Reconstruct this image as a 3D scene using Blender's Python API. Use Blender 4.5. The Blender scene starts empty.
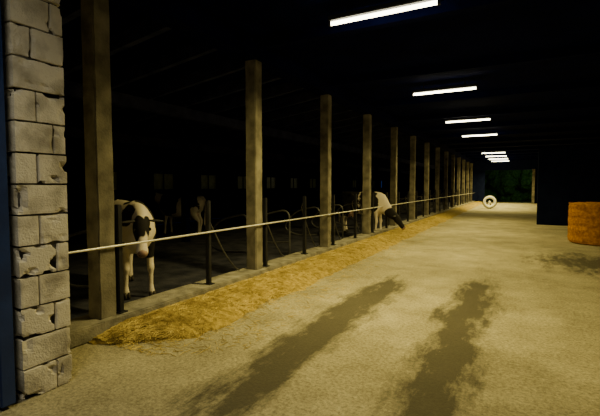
import bpy, bmesh, math, random
from mathutils import Vector, Matrix, noise
random.seed(7)
C = bpy.context.scene.collection

# ---------------- materials ----------------
def new_mat(name):
    m = bpy.data.materials.new(name); m.use_nodes = True
    nt = m.node_tree; b = nt.nodes['Principled BSDF']
    return m, nt, b
def noisy(name, c1, c2, scale=5, rough=.9, bump=.3, bscale=40, metallic=0, detail=6, lo=.35, hi=.65, bdist=.02, spec=.3):
    m, nt, b = new_mat(name)
    tc = nt.nodes.new('ShaderNodeTexCoord')
    n = nt.nodes.new('ShaderNodeTexNoise'); n.inputs['Scale'].default_value = scale; n.inputs['Detail'].default_value = detail
    r = nt.nodes.new('ShaderNodeValToRGB')
    r.color_ramp.elements[0].position = lo; r.color_ramp.elements[1].position = hi
    r.color_ramp.elements[0].color = (*c1, 1); r.color_ramp.elements[1].color = (*c2, 1)
    nt.links.new(tc.outputs['Object'], n.inputs['Vector']); nt.links.new(n.outputs['Fac'], r.inputs['Fac'])
    nt.links.new(r.outputs['Color'], b.inputs['Base Color'])
    b.inputs['Roughness'].default_value = rough; b.inputs['Metallic'].default_value = metallic
    b.inputs['Specular IOR Level'].default_value = spec
    if bump:
        n2 = nt.nodes.new('ShaderNodeTexNoise'); n2.inputs['Scale'].default_value = bscale; n2.inputs['Detail'].default_value = 5
        bp = nt.nodes.new('ShaderNodeBump'); bp.inputs['Strength'].default_value = bump; bp.inputs['Distance'].default_value = bdist
        nt.links.new(tc.outputs['Object'], n2.inputs['Vector']); nt.links.new(n2.outputs['Fac'], bp.inputs['Height'])
        nt.links.new(bp.outputs['Normal'], b.inputs['Normal'])
    return m
def emis(name, col, s):
    m, nt, b = new_mat(name)
    b.inputs['Base Color'].default_value = (*col, 1)
    b.inputs['Emission Color'].default_value = (*col, 1); b.inputs['Emission Strength'].default_value = s
    return m

M_block = noisy('block_mat', (.33,.30,.24), (.70,.655,.55), 4, .95, .4, 70, detail=10, lo=.32, hi=.54)
M_mortar = noisy('mortar_mat', (.015,.015,.015), (.14,.13,.11), 2.6, 1, .5, 50, lo=.45, hi=.6)
M_pillar = noisy('pillar_concrete', (.11,.10,.075), (.25,.23,.175), 4, .9, .4, 45)
M_curb = noisy('curb_concrete', (.15,.14,.11), (.32,.30,.24), 5, .9, .5, 40)
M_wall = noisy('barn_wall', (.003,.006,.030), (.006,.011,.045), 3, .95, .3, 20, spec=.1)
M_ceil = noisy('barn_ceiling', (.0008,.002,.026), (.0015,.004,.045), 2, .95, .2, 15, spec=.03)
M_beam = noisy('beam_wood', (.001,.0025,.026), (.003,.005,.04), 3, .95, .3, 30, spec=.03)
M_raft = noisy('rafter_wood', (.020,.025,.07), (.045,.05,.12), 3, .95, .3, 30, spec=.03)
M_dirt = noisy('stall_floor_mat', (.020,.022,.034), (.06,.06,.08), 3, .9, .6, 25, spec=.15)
M_rail = noisy('galvanised', (.68,.67,.62), (.85,.83,.76), 10, .35, 0, metallic=.3, spec=.6)
M_post = noisy('dark_steel', (.006,.007,.011), (.015,.016,.022), 8, .5, .1, 40, spec=.4)
M_loop = noisy('stall_steel', (.06,.06,.065), (.12,.12,.12), 8, .45, 0, metallic=.4)
M_door = noisy('blue_steel', (.006,.022,.10), (.012,.036,.15), 4, .45, .1, 30, spec=.5)
M_straw = noisy('straw', (.15,.105,.018), (.46,.34,.075), 14, .9, .7, 60, lo=.3, hi=.7)
M_straw2 = noisy('straw_blade', (.24,.17,.035), (.62,.48,.13), 5, .8, 0)
M_bale = noisy('bale_straw', (.34,.14,.015), (.60,.28,.035), 14, .95, .9, 50)
M_white = noisy('painted_rim', (.8,.8,.76), (.9,.9,.85), 5, .4, 0)
M_rubber = noisy('rubber', (.012,.012,.013), (.03,.03,.03), 10, .8, .3, 50)
M_leaf = noisy('foliage', (.01,.04,.01), (.035,.10,.02), 6, .8, .4, 20, spec=.05)
M_grass = noisy('night_grass', (.02,.035,.012), (.05,.07,.02), 3, .95, .5, 20)
M_hous = noisy('lamp_housing', (.02,.02,.025), (.04,.04,.045), 6, .6, 0)
M_tube = emis('tube_glow', (1, .92, .62), 16)
M_hoof = noisy('hoof', (.03,.025,.02), (.07,.06,.045), 15, .7, .2)
M_nose = noisy('muzzle_skin', (.14,.09,.075), (.42,.28,.23), 8, .5, .1)
M_eye = noisy('eye', (.005,.004,.004), (.01,.01,.01), 5, .1, 0, spec=.8)
M_horn = noisy('ear_skin', (.02,.02,.02), (.05,.045,.04), 5, .8, 0)
M_udder = noisy('udder_skin', (.50,.32,.25), (.66,.45,.36), 5, .7, .1)
M_glass = noisy('dirty_glass', (.25,.30,.18), (.4,.45,.25), 5, .35, 0)

def floor_mat():
    m, nt, b = new_mat('aisle_concrete')
    L = nt.links.new; N = nt.nodes.new
    tc = N('ShaderNodeTexCoord'); sx = N('ShaderNodeSeparateXYZ'); L(tc.outputs['Object'], sx.inputs[0])
    def math_(op, a, bb=None, clamp=False):
        n = N('ShaderNodeMath'); n.operation = op; n.use_clamp = clamp
        for i, v in enumerate((a, bb)):
            if v is None: continue
            if isinstance(v, (int, float)): n.inputs[i].default_value = v
            else: L(v, n.inputs[i])
        return n.outputs[0]
    def nz(scale, detail=6, vec=None, rough=.6):
        n = N('ShaderNodeTexNoise'); n.inputs['Scale'].default_value = scale; n.inputs['Detail'].default_value = detail; n.inputs['Roughness'].default_value = rough
        L(vec or tc.outputs['Object'], n.inputs['Vector']); return n.outputs['Fac']
    def ramp(f, a, bb, ca, cb):
        r = N('ShaderNodeValToRGB'); r.color_ramp.elements[0].position = a; r.color_ramp.elements[1].position = bb
        r.color_ramp.elements[0].color = (*ca, 1); r.color_ramp.elements[1].color = (*cb, 1); L(f, r.inputs['Fac']); return r.outputs['Color']
    base = ramp(nz(1.3, 10, None, .7), .3, .7, (.23,.205,.125), (.47,.425,.27))
    speck = ramp(nz(30, 5, None, .8), .36, .62, (.5,.5,.5), (1.15,1.15,1.15))
    mx = N('ShaderNodeMixRGB'); mx.blend_type = 'MULTIPLY'; mx.inputs[0].default_value = 1; L(base, mx.inputs[1]); L(speck, mx.inputs[2])
    mp = N('ShaderNodeMapping'); mp.inputs['Scale'].default_value = (3.0, 1.0, 1); L(tc.outputs['Object'], mp.inputs['Vector'])
    brk = nz(1.5, 10, mp.outputs[0], .72)
    wob = math_('MULTIPLY', math_('SUBTRACT', nz(.7, 2), .5), .5)
    def track_or_shade(xc, w, y0, y1, k=2.2):
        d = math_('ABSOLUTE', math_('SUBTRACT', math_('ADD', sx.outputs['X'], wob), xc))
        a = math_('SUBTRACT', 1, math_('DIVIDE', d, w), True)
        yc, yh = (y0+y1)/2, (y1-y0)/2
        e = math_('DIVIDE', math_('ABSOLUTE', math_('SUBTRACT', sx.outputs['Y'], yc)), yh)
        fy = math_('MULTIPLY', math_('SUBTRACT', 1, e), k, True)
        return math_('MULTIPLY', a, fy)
    tr = math_('MAXIMUM', track_or_shade(-2.0, .58, 1.2, 8.2), track_or_shade(-.60, .54, 1.2, 8.8))
    t = math_('MAXIMUM', tr, track_or_shade(1.4, 1.9, 8.6, 13.2, 1.0))  # broad right-hand patch: dimness between lamps, painted into the floor colour
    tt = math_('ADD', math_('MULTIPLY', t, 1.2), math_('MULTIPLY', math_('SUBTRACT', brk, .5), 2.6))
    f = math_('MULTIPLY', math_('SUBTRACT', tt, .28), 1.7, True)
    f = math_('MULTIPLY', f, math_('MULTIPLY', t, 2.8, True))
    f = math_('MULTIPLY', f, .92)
    gr = math_('MULTIPLY', math_('SUBTRACT', nz(.45, 9, None, .7), .5), 3.2, True)
    f2 = math_('MULTIPLY', gr, .6)
    ff = math_('MAXIMUM', f, f2)
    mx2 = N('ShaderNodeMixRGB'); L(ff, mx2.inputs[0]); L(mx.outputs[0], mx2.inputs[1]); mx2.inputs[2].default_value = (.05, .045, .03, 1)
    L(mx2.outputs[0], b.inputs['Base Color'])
    b.inputs['Roughness'].default_value = .88; b.inputs['Specular IOR Level'].default_value = .25
    bp = N('ShaderNodeBump'); bp.inputs['Strength'].default_value = .5; bp.inputs['Distance'].default_value = .02
    hh = math_('ADD', nz(45, 5), math_('MULTIPLY', nz(6, 5), 1)); L(hh, bp.inputs['Height']); L(bp.outputs[0], b.inputs['Normal'])
    return m
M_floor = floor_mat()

def cow_mat(name, patches):
    """white hide with black patches: spheres in the cow's own space, edges warped by noise"""
    m, nt, b = new_mat(name)
    L = nt.links.new; N = nt.nodes.new
    tc = N('ShaderNodeTexCoord')
    n = N('ShaderNodeTexNoise'); n.inputs['Scale'].default_value = 3.2; n.inputs['Detail'].default_value = 2; L(tc.outputs['Object'], n.inputs['Vector'])
    acc = None
    for (x, y, z, r) in patches:
        d = N('ShaderNodeVectorMath'); d.operation = 'DISTANCE'; L(tc.outputs['Object'], d.inputs[0]); d.inputs[1].default_value = (x, y, z)
        s = N('ShaderNodeMath'); s.operation = 'SUBTRACT'; L(d.outputs['Value'], s.inputs[0]); s.inputs[1].default_value = r
        if acc is None: acc = s.outputs[0]
        else:
            q = N('ShaderNodeMath'); q.operation = 'MINIMUM'; L(acc, q.inputs[0]); L(s.outputs[0], q.inputs[1]); acc = q.outputs[0]
    w = N('ShaderNodeMath'); w.operation = 'MULTIPLY_ADD'; L(n.outputs['Fac'], w.inputs[0]); w.inputs[1].default_value = .35; w.inputs[2].default_value = -.175
    a = N('ShaderNodeMath'); a.operation = 'ADD'; L(acc, a.inputs[0]); L(w.outputs[0], a.inputs[1])
    r = N('ShaderNodeValToRGB'); r.color_ramp.elements[0].position = 0; r.color_ramp.elements[1].position = .015
    r.color_ramp.elements[0].color = (.012,.011,.011,1); r.color_ramp.elements[1].color = (.74,.66,.54,1)
    L(a.outputs[0], r.inputs['Fac']); L(r.outputs['Color'], b.inputs['Base Color'])
    n2 = N('ShaderNodeTexNoise'); n2.inputs['Scale'].default_value = 90; L(tc.outputs['Object'], n2.inputs['Vector'])
    bp = N('ShaderNodeBump'); bp.inputs['Strength'].default_value = .25; bp.inputs['Distance'].default_value = .01; L(n2.outputs['Fac'], bp.inputs['Height']); L(bp.outputs[0], b.inputs['Normal'])
    b.inputs['Roughness'].default_value = .8; b.inputs['Specular IOR Level'].default_value = .2
    return m

# ---------------- helpers ----------------
def obj(name, bm, mat, parent=None, smooth=False):
    me = bpy.data.meshes.new(name); bm.to_mesh(me); bm.free()
    o = bpy.data.objects.new(name, me); C.objects.link(o)
    for mm in (mat if isinstance(mat, (list, tuple)) else [mat]): me.materials.append(mm)
    if smooth:
        for p in me.polygons: p.use_smooth = True
    if parent: o.parent = parent
    return o
def add_box(bm, lo, hi, mi=0):
    r = bmesh.ops.create_cube(bm, size=1)
    c = (Vector(lo)+Vector(hi))/2; s = Vector(hi)-Vector(lo)
    for v in r['verts']: v.co = Vector((v.co.x*s.x, v.co.y*s.y, v.co.z*s.z)) + c
    for f in {f for v in r['verts'] for f in v.link_faces}: f.material_index = mi
    return r['verts']
def box(name, lo, hi, mat, bevel=0, parent=None):
    bm = bmesh.new(); add_box(bm, lo, hi)
    if bevel: bmesh.ops.bevel(bm, geom=bm.edges[:], offset=bevel, segments=2, affect='EDGES')
    return obj(name, bm, mat, parent)
def tube(bm, pts, n=16):
    P = [Vector(p[:3]) for p in pts]; rings = []
    for i, p in enumerate(pts):
        t = (P[min(i+1, len(P)-1)] - P[max(i-1, 0)]).normalized()
        side = Vector((0,1,0)); side = (side - t*side.dot(t)).normalized()
        up = t.cross(side).normalized()
        a = p[3]; b = p[4] if len(p) > 4 else p[3]
        rings.append([bm.verts.new(P[i] + up*a*math.sin(2*math.pi*k/n) + side*b*math.cos(2*math.pi*k/n)) for k in range(n)])
    for r0, r1 in zip(rings, rings[1:]):
        for k in range(n): bm.faces.new((r0[k], r0[(k+1)%n], r1[(k+1)%n], r1[k]))
    bm.faces.new(rings[0][::-1]); bm.faces.new(rings[-1])
    bmesh.ops.recalc_face_normals(bm, faces=bm.faces[:])
def ell(bm, c, r, rot=None, seg=16):
    M = Matrix.Translation(c) @ (rot or Matrix.Identity(4)) @ Matrix.Diagonal((*r, 1))
    return bmesh.ops.create_uvsphere(bm, u_segments=seg, v_segments=seg//2+2, radius=1, matrix=M)
def curve(name, paths, mat, r, parent=None):
    cu = bpy.data.curves.new(name, 'CURVE'); cu.dimensions = '3D'; cu.bevel_depth = r; cu.bevel_resolution = 4; cu.use_fill_caps = True
    for pts in paths:
        s = cu.splines.new('POLY'); s.points.add(len(pts)-1)
        for q, p in zip(s.points, pts): q.co = (*p, 1)
    o = bpy.data.objects.new(name, cu); C.objects.link(o); cu.materials.append(mat)
    if parent: o.parent = parent
    return o
def rounded(pts, rad=.15, n=6):
    out = [Vector(pts[0])]
    for i in range(1, len(pts)-1):
        a, b, c = Vector(pts[i-1]), Vector(pts[i]), Vector(pts[i+1])
        r = min(rad, (a-b).length/2.1, (c-b).length/2.1)
        p0 = b+(a-b).normalized()*r; p1 = b+(c-b).normalized()*r
        for k in range(n+1):
            t = k/n; out.append(p0*(1-t)**2 + b*2*t*(1-t) + p1*t*t)
    out.append(Vector(pts[-1])); return out

# ---------------- room shell ----------------
XL, XR, YE = -14.0, 4.5, 46.0
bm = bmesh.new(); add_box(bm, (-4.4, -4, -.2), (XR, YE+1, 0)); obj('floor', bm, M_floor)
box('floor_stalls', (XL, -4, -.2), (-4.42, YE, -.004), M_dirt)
box('ground_outside', (-20, YE+1, -.25), (20, YE+30, -.03), M_grass)
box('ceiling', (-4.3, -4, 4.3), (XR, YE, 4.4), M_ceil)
bm = bmesh.new()
vs = [bm.verts.new(v) for v in [(-4.3,-4,4.3),(-4.3,YE,4.3),(XL,YE,3.0),(XL,-4,3.0),(-4.3,-4,4.4),(-4.3,YE,4.4),(XL,YE,3.1),(XL,-4,3.1)]]
for f in [(0,1,2,3),(7,6,5,4),(0,4,5,1),(1,5,6,2),(2,6,7,3),(3,7,4,0)]: bm.faces.new([vs[i] for i in f])
obj('ceiling_sloped', bm, M_ceil)
bm = bmesh.new()
add_box(bm, (XL-.25, -4, 0), (XL, YE, 1.5)); add_box(bm, (XL-.25, -4, 2.3), (XL, YE, 3.1))
y = -4.0; wins = []
for k in range(17):
    add_box(bm, (XL-.25, y, 1.5), (XL, y+1.7, 2.3)); wins.append((y+1.7, y+3.0)); y += 3.0
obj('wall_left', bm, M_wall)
for i, (a, b_) in enumerate(wins):
    if b_ > YE: break
    bm = bmesh.new(); add_box(bm, (XL-.14, a, 1.5), (XL-.12, b_, 2.3), 0)
    for (l, h) in [((XL-.16, a, 1.5), (XL-.08, a+.05, 2.3)), ((XL-.16, b_-.05, 1.5), (XL-.08, b_, 2.3)), ((XL-.16, (a+b_)/2-.02, 1.5), (XL-.08, (a+b_)/2+.02, 2.3)),
                   ((XL-.16, a, 1.5), (XL-.08, b_, 1.55)), ((XL-.16, a, 2.25), (XL-.08, b_, 2.3))]:
        add_box(bm, l, h, 1)
    obj('window_%d' % (i+1), bm, [M_glass, M_beam])
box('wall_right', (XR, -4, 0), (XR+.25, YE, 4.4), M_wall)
bm = bmesh.new()
add_box(bm, (XL, YE, 0), (-3.2, YE+.3, 4.4)); add_box(bm, (1.25, YE, 0), (XR, YE+.3, 4.4)); add_box(bm, (-3.2, YE, 3.3), (1.25, YE+.3, 4.4))
obj('wall_back', bm, M_wall)
box('door_jamb', (1.02, YE-.25, 0), (1.25, YE+.1, 3.35), M_pillar, .01)
box('wall_partition', (.68, 20.8, 0), (XR, 21.05, 3.35), M_wall)

# front block wall with jamb
bm = bmesh.new()
H = .245; X0, Y0, Y1 = -3.40, 1.74, 2.15
def block(lo, hi):
    b2 = bmesh.new(); add_box(b2, lo, hi)
    bmesh.ops.subdivide_edges(b2, edges=b2.edges[:], cuts=9, use_grid_fill=True)
    lo, hi = Vector(lo), Vector(hi); sd = Vector((random.uniform(0,50), random.uniform(0,50), random.uniform(0,50)))
    big = random.random() < .5
    for v in b2.verts:
        p = v.co.copy()
        on = [min(abs(p[i]-lo[i]), abs(p[i]-hi[i])) < 1e-4 for i in range(3)]
        cnt = sum(on)
        n = noise.noise(p*11+sd); n3 = noise.noise(p*40+sd)
        amt = .0012*n3
        if cnt >= 2: amt += .002 + max(0, n-.2)*(.16 if big else .03)
        else:
            dm = min(min(abs(p[i]-lo[i]), abs(p[i]-hi[i])) for i in range(3) if not on[i])
            if dm < .05: amt += max(0, n-.25)*(.14 if big else .02)
            amt += max(0, n-.5)*.03
        c = (lo+hi)/2; d = (c-p); d = Vector([math.copysign(1, d[i]) if on[i] else 0 for i in range(3)])
        v.co = p + d*amt
    me = bpy.data.meshes.new('t'); b2.to_mesh(me); b2.free(); bm.from_mesh(me); bpy.data.meshes.remove(me)
for r in range(18):
    z = r*H; g = .006
    if r % 2 == 0: cuts = [Y0, Y0+random.choice([.30,.27]), Y1]
    else: cuts = [Y0, Y0+random.choice([.12,.15,.17]), Y1]
    if r in (1, 6, 10, 13): cuts = [Y0, Y1]
    if z+H > 4.35: break
    for a, b_ in zip(cuts, cuts[1:]):
        block((X0-.42, a+g, z+g), (X0+random.uniform(-.010,.008), b_-g, z+H-g))
    x = X0-.42
    for k in range(3):
        block((x-.42, Y0+g, z+g), (x-2*g, Y1-g, z+H-g)); x -= .42
add_box(bm, (X0-1.68, Y0+.03, 0), (X0-.030, Y1-.03, 4.3), 1)
add_box(bm, (XL, Y0, 0), (X0-1.68, Y1, 4.3), 0)
obj('wall_front', bm, [M_block, M_mortar])
box('wall_front_right', (2.6, Y0, 0), (XR, Y1, 4.3), M_block)
door = bpy.data.objects.new('door_1', None); C.objects.link(door)
box('leaf', (-5.6, 1.60, .03), (-3.42, 1.64, 3.9), M_door, parent=door)
box('stile_inner', (-3.46, 1.575, .03), (-3.38, 1.68, 3.9), M_door, .008, door)
box('stile_outer', (-5.65, 1.575, .03), (-5.57, 1.665, 3.9), M_door, .008, door)
for k, z in enumerate((.05, 1.2, 2.4, 3.8)):
    box('rail_%d' % k, (-5.57, 1.58, z), (-3.46, 1.66, z+.08), M_door, .006, door)

# ---------------- curb, pillars, beams ----------------
PY = [3.1 + 3.14*k for k in range(14)]
bm = bmesh.new(); ys = [2.24]+[q for y in PY for q in (y-.125, y+.125)]+[YE-.05]
for a, b_ in zip(ys[::2], ys[1::2]):
    b2 = bmesh.new(); add_box(b2, (-4.5, a, 0), (-4.08, b_, .18)); bmesh.ops.bevel(b2, geom=b2.edges[:], offset=.015, segments=2, affect='EDGES')
    me = bpy.data.meshes.new('t'); b2.to_mesh(me); b2.free(); bm.from_mesh(me); bpy.data.meshes.remove(me)
for y in PY: add_box(bm, (-4.18, y-.14, 0), (-4.082, y+.14, .175)); add_box(bm, (-4.498, y-.14, 0), (-4.42, y+.14, .175))
obj('curb', bm, M_curb)
for y in PY:
    bm = bmesh.new(); add_box(bm, (-4.41, y-.11, 0), (-4.19, y+.11, 3.94))
    bmesh.ops.subdivide_edges(bm, edges=[e for e in bm.edges if abs(e.verts[0].co.z-e.verts[1].co.z) > 1], cuts=24)
    bmesh.ops.bevel(bm, geom=[e for e in bm.edges if abs(e.verts[0].co.z-e.verts[1].co.z) > .05], offset=.014, segments=2, affect='EDGES')
    for v in bm.verts:
        v.co.x += noise.noise(v.co*3+Vector((y,0,0)))*.008; v.co.y += noise.noise(v.co*3+Vector((0,y,9)))*.008
    obj('concrete_pillar', bm, M_pillar)
box('beam_longitudinal', (-4.46, 2.2, 3.95), (-4.14, YE, 4.28), M_beam)
bm = bmesh.new()
for y in PY:
    add_box(bm, (-4.14, y-.08, 4.14), (XR, y+.08, 4.32))
obj('ceiling_beams', bm, M_beam)
bm = bmesh.new()
for y in [2.4+1.06*k for k in range(40)]:
    v = add_box(bm, (XL, y-.05, -.16), (-4.46, y+.05, .09))
    for q in v: q.co.z += 4.22 + (q.co.x+4.3)*(1.3/9.7)
for x in (-7.5, -10.5):
    z = 4.1 + (x+4.3)*(1.3/9.7); add_box(bm, (x-.1, 2.2, z-.28), (x+.1, YE, z-.02))
obj('rafters', bm, M_raft)
for x in (-9.0,):
    for y in PY[::2]:
        bm = bmesh.new(); add_box(bm, (x-.09, y-.09, 0), (x+.09, y+.09, 3.62)); obj('timber_post', bm, M_beam)

# ---------------- feed fence ----------------
curve('fence_rail', [[(-4.15, 2.2, 1.0), (-4.15, YE-.1, 1.0)]], M_rail, .0135)
POSTY = [3.27+1.60*k for k in range(26)]
for i, y in enumerate(POSTY):
    bm = bmesh.new()
    add_box(bm, (-4.25, y-.035, .19), (-4.18, y+.035, 1.48))
    bmesh.ops.bevel(bm, geom=bm.edges[:], offset=.01, segments=2, affect='EDGES')
    add_box(bm, (-4.28, y-.045, .181), (-4.15, y+.06, .195)); add_box(bm, (-4.26, y-.045, .97), (-4.165, y+.045, 1.03))
    obj('fence_post', bm, M_post)
for i, y in enumerate(POSTY[:20]):
    if i in (0, 6): continue
    x = -4.40
    p = rounded([(-4.26, y, 1.30), (x, y+.18, 1.22), (x, y+.62, .55), (x-.03, y+.95, .25), (-4.45, y+1.1, .185)], .2)
    curve('neck_bar', [p], M_loop, .014)
for i, y in enumerate(POSTY[:18]):
    if i == 1: continue
    yy = y+.04
    p = rounded([(-4.62, yy, 0), (-4.62, yy, 1.18), (-5.35, yy, 1.02), (-5.75, yy, .55), (-5.3, yy, .36), (-4.62, yy, .42)], .25)
    curve('stall_divider', [p], M_loop, .022)

# ---------------- straw feed ----------------
bm = bmesh.new(); nx, ny = 16, 460
ya, yb = 2.75, 45.5
grid = []
def hgt(u, y):
    return (.14*(math.sin(math.pi*min(1, .25+.75*u)))**.8*min(1, ((y-ya)/.45)**.8))
for j in range(ny+1):
    v = j/ny; y = ya + (yb-ya)*v**1.6
    xr = -3.16 + .15*noise.noise(Vector((y*.9, 0, 3))) + .09*noise.noise(Vector((y*4, 2, 3)))
    if y < 3.5: xr = -4.06+(xr+4.06)*max(.10, min(1, ((y-ya)/.7)**.7))
    row = []
    for i in range(nx+1):
        u = i/nx; x = -4.07 + (xr+4.07)*u
        h = hgt(u, y) + (.035*noise.noise(Vector((x*6, y*5, 0))) + .018*noise.noise(Vector((x*22, y*22, 5))))*(1-u*.8)
        row.append(bm.verts.new((x, y, max(.003, h) if i < nx else -.004)))
    grid.append(row)
for a, b_ in zip(grid, grid[1:]):
    for i in range(nx): bm.faces.new((a[i], a[i+1], b_[i+1], b_[i]))
def blade(bm, p, L, w, ang, tilt, mi):
    d = Vector((math.cos(ang)*math.cos(tilt), math.sin(ang)*math.cos(tilt), math.sin(tilt)))*L/2
    s = Vector((-math.sin(ang), math.cos(ang), 0))*w/2; up = Vector((0,0,w*.5))
    q = [bm.verts.new(p-d-s), bm.verts.new(p-d+s), bm.verts.new(p+d+s), bm.verts.new(p+d-s)]; t0 = bm.verts.new(p-d+up); t1 = bm.verts.new(p+d+up)
    for f in ((q[0], q[3], t1, t0), (q[1], t0, t1, q[2])):
        bm.faces.new(f).material_index = mi
for k in range(13000):
    y = ya+.1+(22-ya)*random.random()**1.8
    u = random.random()**.8; W = .88*min(1, ((y-ya)/.7)**.7); x = -4.06+W*u
    out = random.random() < .10
    if out: x = -4.06+W+random.random()**2*.7; h = .006
    else: h = hgt(u, y)+.012
    ang = random.uniform(0, math.pi); Lb = random.uniform(.04, .12)
    if x < -3.98: ang = math.pi/2
    blade(bm, Vector((x, y, h)), Lb, random.uniform(.004, .008), ang, 0 if out else random.uniform(-.15, .3), 1)
obj('straw_feed', bm, [M_straw, M_straw2])

# ---------------- round bale ----------------
bm = bmesh.new(); R, HB = .85, 1.2; n = 72
prof = [(0,0),(.8,0),(.96,.02),(1,.08)]+[(1+.012*math.sin(k*2.1), .08+k*(.84/12)) for k in range(1,12)]+[(1,.92),(.96,.98),(.8,1),(.45,1.0),(0,1)]
rings = []
for (r, z) in prof:
    rings.append([bm.verts.new(((r*R)*math.cos(2*math.pi*k/n)*(1+.02*noise.noise(Vector((k*.6, z*6, r)))), r*R*math.sin(2*math.pi*k/n)*(1+.02*noise.noise(Vector((k*.6, z*6, r)))), z*HB+(.02*noise.noise(Vector((k*.5, r*9, 0))) if z == 1 and r else 0))) for k in range(n)])
for a, b_ in zip(rings, rings[1:]):
    for k in range(n): bm.faces.new((a[k], a[(k+1)%n], b_[(k+1)%n], b_[k]))
bmesh.ops.remove_doubles(bm, verts=bm.verts[:], dist=1e-5)
for k in range(2500):
    a = random.uniform(0, 2*math.pi); z = random.uniform(.04, HB)
    p = Vector((math.cos(a)*R*1.003, math.sin(a)*R*1.003, z)); blade(bm, p, random.uniform(.06,.18), .007, a+math.pi/2+random.uniform(-.3,.3), random.uniform(-.3,.3), 1)
for v in bm.verts: v.co.z = max(0, v.co.z)
o = obj('hay_bale', bm, [M_bale, M_bale]); o.location = (2.18, 14.9, 0)

# ---------------- wheel ----------------
wh = bpy.data.objects.new('spare_wheel', None); C.objects.link(wh); wh.location = (-2.0, 34.0, .5); wh.rotation_euler = (0,0,math.radians(5))
def torus(name, R, r, mat, parent, sx=1.0):
    bm = bmesh.new(); N1, N2 = 48, 16; rr = []
    for i in range(N1):
        a = 2*math.pi*i/N1
        rr.append([bm.verts.new(((R+r*math.cos(b))*math.cos(a), r*sx*math.sin(b), (R+r*math.cos(b))*math.sin(a))) for b in [2*math.pi*k/N2 for k in range(N2)]])
    for i in range(N1):
        for k in range(N2): bm.faces.new((rr[i][k], rr[(i+1)%N1][k], rr[(i+1)%N1][(k+1)%N2], rr[i][(k+1)%N2]))
    bmesh.ops.recalc_face_normals(bm, faces=bm.faces[:])
    return obj(name, bm, mat, parent, True)
torus('tyre', .46, .04, M_rubber, wh, 1.5); torus('rim', .37, .10, M_white, wh, 1.6)
bm = bmesh.new(); bmesh.ops.create_cone(bm, cap_ends=True, segments=32, radius1=.10, radius2=.07, depth=.2, matrix=Matrix.Rotation(math.pi/2, 4, 'X')); obj('hub', bm, M_white, wh)
bm = bmesh.new()
for k in range(5):
    a = 2*math.pi*k/5; v = add_box(bm, (.08, -.03, -.03), (.3, .03, .03))
    for q in v: q.co = Matrix.Rotation(a, 3, 'Y') @ q.co
obj('spokes', bm, M_rubber, wh)

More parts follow.
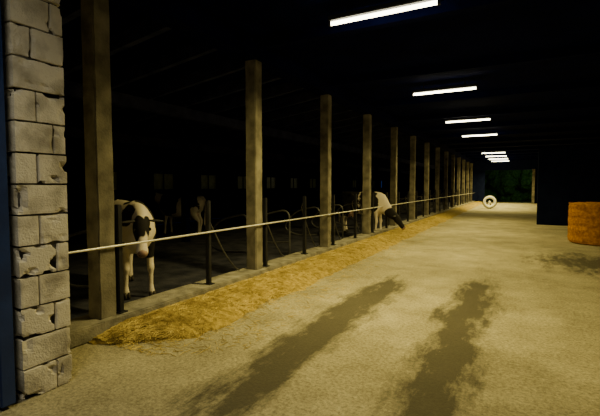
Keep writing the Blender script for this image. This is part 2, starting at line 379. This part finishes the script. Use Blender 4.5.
# ---------------- cows ----------------
def cow(loc, heading, pose='stand', patches=(), scale=1.0, legs=0.0):
    root = bpy.data.objects.new('cow', None); C.objects.link(root)
    hide = cow_mat('holstein_hide', patches)
    bm = bmesh.new()
    tube(bm, [(-.84,0,1.18,.07,.07),(-.80,0,1.17,.17,.16),(-.70,0,1.14,.24,.23),(-.52,0,1.08,.30,.27),(-.3,0,1.02,.345,.29),(-.05,0,.98,.38,.34),(.2,0,.98,.385,.33),
              (.42,0,1.0,.37,.27),(.58,0,1.03,.32,.21),(.70,0,1.05,.23,.15),(.76,0,1.06,.1,.08)], 24)
    for s in (-1, 1):
        ell(bm, (-.38, s*.24, 1.27), (.09,.05,.06)); ell(bm, (-.80, s*.11, 1.22), (.06,.045,.05))
        ell(bm, (.50, s*.15, .98), (.12,.09,.2))
        l = legs*s
        tube(bm, [(.42,s*.15,1.02,.16,.08),(.44,s*.17,.82,.12,.08),(.44+l*.2,s*.165,.66,.075,.062),(.46+l*.4,s*.16,.52,.052,.048),(.475+l*.5,s*.16,.42,.056,.052),(.465+l*.6,s*.16,.34,.038,.036),(.46+l*.8,s*.16,.18,.034,.033),(.475+l*.9,s*.16,.10,.046,.044),(.49+l,s*.16,.05,.045,.045)])
        l = -legs*s
        tube(bm, [(-.58,s*.15,1.08,.22,.12),(-.55,s*.19,.88,.19,.12),(-.53+l*.2,s*.20,.75,.13,.10),(-.60+l*.4,s*.19,.62,.085,.068),(-.70+l*.5,s*.18,.50,.060,.050),(-.705+l*.55,s*.175,.42,.050,.045),(-.685+l*.7,s*.17,.26,.038,.036),(-.67+l*.9,s*.165,.11,.047,.045),(-.65+l,s*.165,.05,.046,.046)])
    if pose == 'feed':
        neck = [(.42,0,1.10,.28,.19),(.60,0,.94,.23,.15),(.78,0,.76,.175,.12),(.95,0,.62,.14,.10),(1.04,0,.56,.1,.08)]
        hp, hd = Vector((1.0,0,.62)), Vector((.62,0,-.78))
    elif pose == 'low':
        neck = [(.42,0,1.12,.28,.18),(.60,0,1.12,.22,.14),(.78,-.03,1.10,.17,.115),(.92,-.06,1.08,.14,.10),(.99,-.07,1.06,.1,.08)]
        hp, hd = Vector((.92,-.07,1.14)), Vector((.50,-.10,-.86))
    else:
        neck = [(.45,0,1.14,.28,.17),(.66,0,1.20,.22,.13),(.86,0,1.30,.16,.10),(1.0,0,1.38,.13,.09),(1.08,0,1.42,.1,.08)]
        hp, hd = Vector((1.0,0,1.46)), Vector((.82,0,-.57))
    tube(bm, neck, 20)
    hd.normalize(); hu = Vector((-hd.z, 0, hd.x))
    def H_(d, u=0): return hp+hd*d+hu*u
    hs = [(-.04,.0,.05,.05),(0,.0,.09,.085),(.08,-.01,.115,.105),(.16,-.015,.11,.105),(.26,-.02,.09,.075),(.36,-.02,.075,.065),(.43,-.02,.075,.078),(.48,-.02,.06,.068),(.5,-.02,.03,.04)]
    tube(bm, [(*H_(d,u), a, b) for d,u,a,b in hs], 20)
    bmesh.ops.triangulate(bm, faces=[f for f in bm.faces if len(f.verts) > 4])
    body = obj('body', bm, hide, root, True)
    rm = body.modifiers.new('r', 'REMESH'); rm.mode = 'VOXEL'; rm.voxel_size = .017; rm.use_smooth_shade = True
    sm = body.modifiers.new('s', 'SMOOTH'); sm.factor = .6; sm.iterations = 6
    bm = bmesh.new(); rotm = hd.to_track_quat('X', 'Y').to_matrix().to_4x4()
    ell(bm, H_(.465,-.02), (.05,.076,.066), rotm); obj('muzzle', bm, M_nose, root, True)
    for s in (-1, 1):
        bm = bmesh.new(); ell(bm, H_(.15,.035)+Vector((0,s*.098,0)), (.024,.018,.022)); obj('eye', bm, M_eye, root, True)
        bm = bmesh.new(); ell(bm, H_(.49,.0)+Vector((0,s*.035,0)), (.014,.012,.014)); obj('nostril', bm, M_eye, root, True)
        bm = bmesh.new(); e = ell(bm, (0,0,0), (.05,.11,.018))
        for v in e['verts']:
            k = (v.co.y+.11)/.22; v.co.x *= (.5+1.1*k)*(1.25-k*.9); v.co.z -= .02*k
            v.co.y += .11
            if s < 0: v.co.y = -v.co.y
            v.co += H_(.02,.03)+Vector((0,s*.07,0))
        bmesh.ops.recalc_face_normals(bm, faces=bm.faces[:]); obj('ear', bm, M_horn, root, True)
    for fx, s0, sg in ((.49,-1,1),(.49,1,1),(-.65,-1,-1),(-.65,1,-1)):
        for c in (-.022, .022):
            bm = bmesh.new(); x = fx+legs*s0*sg; yy = (.16 if fx > 0 else .165)*s0+c
            tube(bm, [(x,yy,.085,.042,.024),(x+.01,yy,.05,.048,.025),(x+.02,yy,0.003,.058,.026)], 12); obj('hoof', bm, M_hoof, root, True)
    bm = bmesh.new(); ell(bm, (-.45,0,.70), (.20,.15,.14))
    for a in (-.07,.07):
        for b_ in (-.06,.06): tube(bm, [(-.45+a,b_,.62,.018),(-.45+a,b_,.55,.014),(-.45+a,b_,.525,.009)], 8)
    obj('udder', bm, M_udder, root, True)
    bm = bmesh.new(); tube(bm, [(-.72,0,1.33,.04),(-.82,0,1.32,.034),(-.885,0,1.24,.026),(-.90,.01,1.05,.02),(-.895,.02,.8,.016),(-.89,.02,.66,.02),(-.885,.02,.55,.034),(-.88,.02,.42,.03),(-.875,.02,.33,.008)], 12)
    obj('tail', bm, hide, root, True)
    root.location = loc; root.rotation_euler = (0,0,math.radians(heading)); root.scale = (scale,)*3
    return root
hh = math.radians(-26)
cow((-5.08-math.cos(hh)*.5, 4.28-math.sin(hh)*.5, 0), -26, 'low', [(1.0,-.22,1.05,.19),(1.0,.07,1.05,.16),(.62,-.22,1.25,.17),(.30,.25,1.25,.33),(-.1,-.38,1.05,.33),(-.6,-.25,1.1,.25),(.52,.2,.72,.14),(-.4,.2,1,.3)], 1.07, .06)
cow((-4.88, 13.98, 0), 0, 'feed', [(1.25,0,.35,.46),(.95,0,.66,.28),(-.5,0,1,.5),(.15,0,1.0,.40)], 1.1, .04)
cow((-10.4, 10.6, 0), 200, 'stand', [(-.4,0,1.1,.35),(.3,.1,1.1,.4),(1.2,0,1.3,.3)], 1.0, .05)

# ---------------- outside bushes ----------------
bm = bmesh.new()
for k in range(84):
    c = Vector((-8+(k%14)*1.05+random.uniform(-.3,.3), random.uniform(52,54), .5+(k//14)*.85+random.uniform(-.2,.2)))
    e = bmesh.ops.create_icosphere(bm, subdivisions=3, radius=random.uniform(.8,1.2), matrix=Matrix.Translation(c))
    for v in e['verts']:
        v.co += (v.co-c).normalized()*.35*noise.noise(v.co*2.5); v.co.z = max(v.co.z, -.03)
obj('hedge', bm, M_leaf)

# ---------------- lamps ----------------
LY = [.2, 5.6, 10.85, 16.1, 21.0, 32.5, 36.2, 39.9, 43.5]
PW = [40, 235, 190, 175, 165, 260, 300, 300, 300]
for y, pw in zip(LY, PW):
    root = bpy.data.objects.new('fluorescent_lamp', None); C.objects.link(root); root.location = (-1.74, y, 4.06)
    bm = bmesh.new(); add_box(bm, (-.78,-.06,.035), (.78,.06,.1))
    bmesh.ops.bevel(bm, geom=bm.edges[:], offset=.01, segments=2, affect='EDGES')
    add_box(bm, (-.78,-.03,-.03), (-.745,.03,.04)); add_box(bm, (.745,-.03,-.03), (.78,.03,.04))
    for x in (-.5,.5): add_box(bm, (x-.01,-.01,.1), (x+.01,.01,.24))
    obj('housing', bm, M_hous, root)
    bm = bmesh.new(); bmesh.ops.create_cone(bm, cap_ends=True, segments=20, radius1=.028, radius2=.028, depth=1.49, matrix=Matrix.Rotation(math.pi/2, 4, 'Y')); obj('tube', bm, M_tube, root, True)
    ld = bpy.data.lights.new('lamp_light', 'AREA'); ld.shape = 'RECTANGLE'; ld.size = 1.45; ld.size_y = .06; ld.energy = pw; ld.color = (1,.81,.27)
    ld.spread = math.radians(145)
    if y < 1: ld.color = (1,.92,.68)
    lo = bpy.data.objects.new('lamp_light', ld); C.objects.link(lo); lo.parent = root; lo.location = (0,0,-.04)
ld = bpy.data.lights.new('yard_light', 'POINT'); ld.energy = 90; ld.color = (1,.95,.7); ld.shadow_soft_size = .1
lo = bpy.data.objects.new('yard_light', ld); C.objects.link(lo); lo.location = (1.5, 48, 3.2)

# ---------------- world ----------------
w = bpy.data.worlds.new('night'); bpy.context.scene.world = w; w.use_nodes = True
bg = w.node_tree.nodes['Background']; bg.inputs[0].default_value = (.04,.12,.5,1); bg.inputs[1].default_value = .12

# ---------------- camera ----------------
cd = bpy.data.cameras.new('camera'); cam = bpy.data.objects.new('camera', cd); C.objects.link(cam)
cd.sensor_width = 36; cd.lens = 410/600*36; cd.clip_end = 300
cam.location = (0, 0, 1.7); cam.rotation_euler = (math.radians(90-3.07), 0, math.radians(28.2))
bpy.context.scene.camera = cam
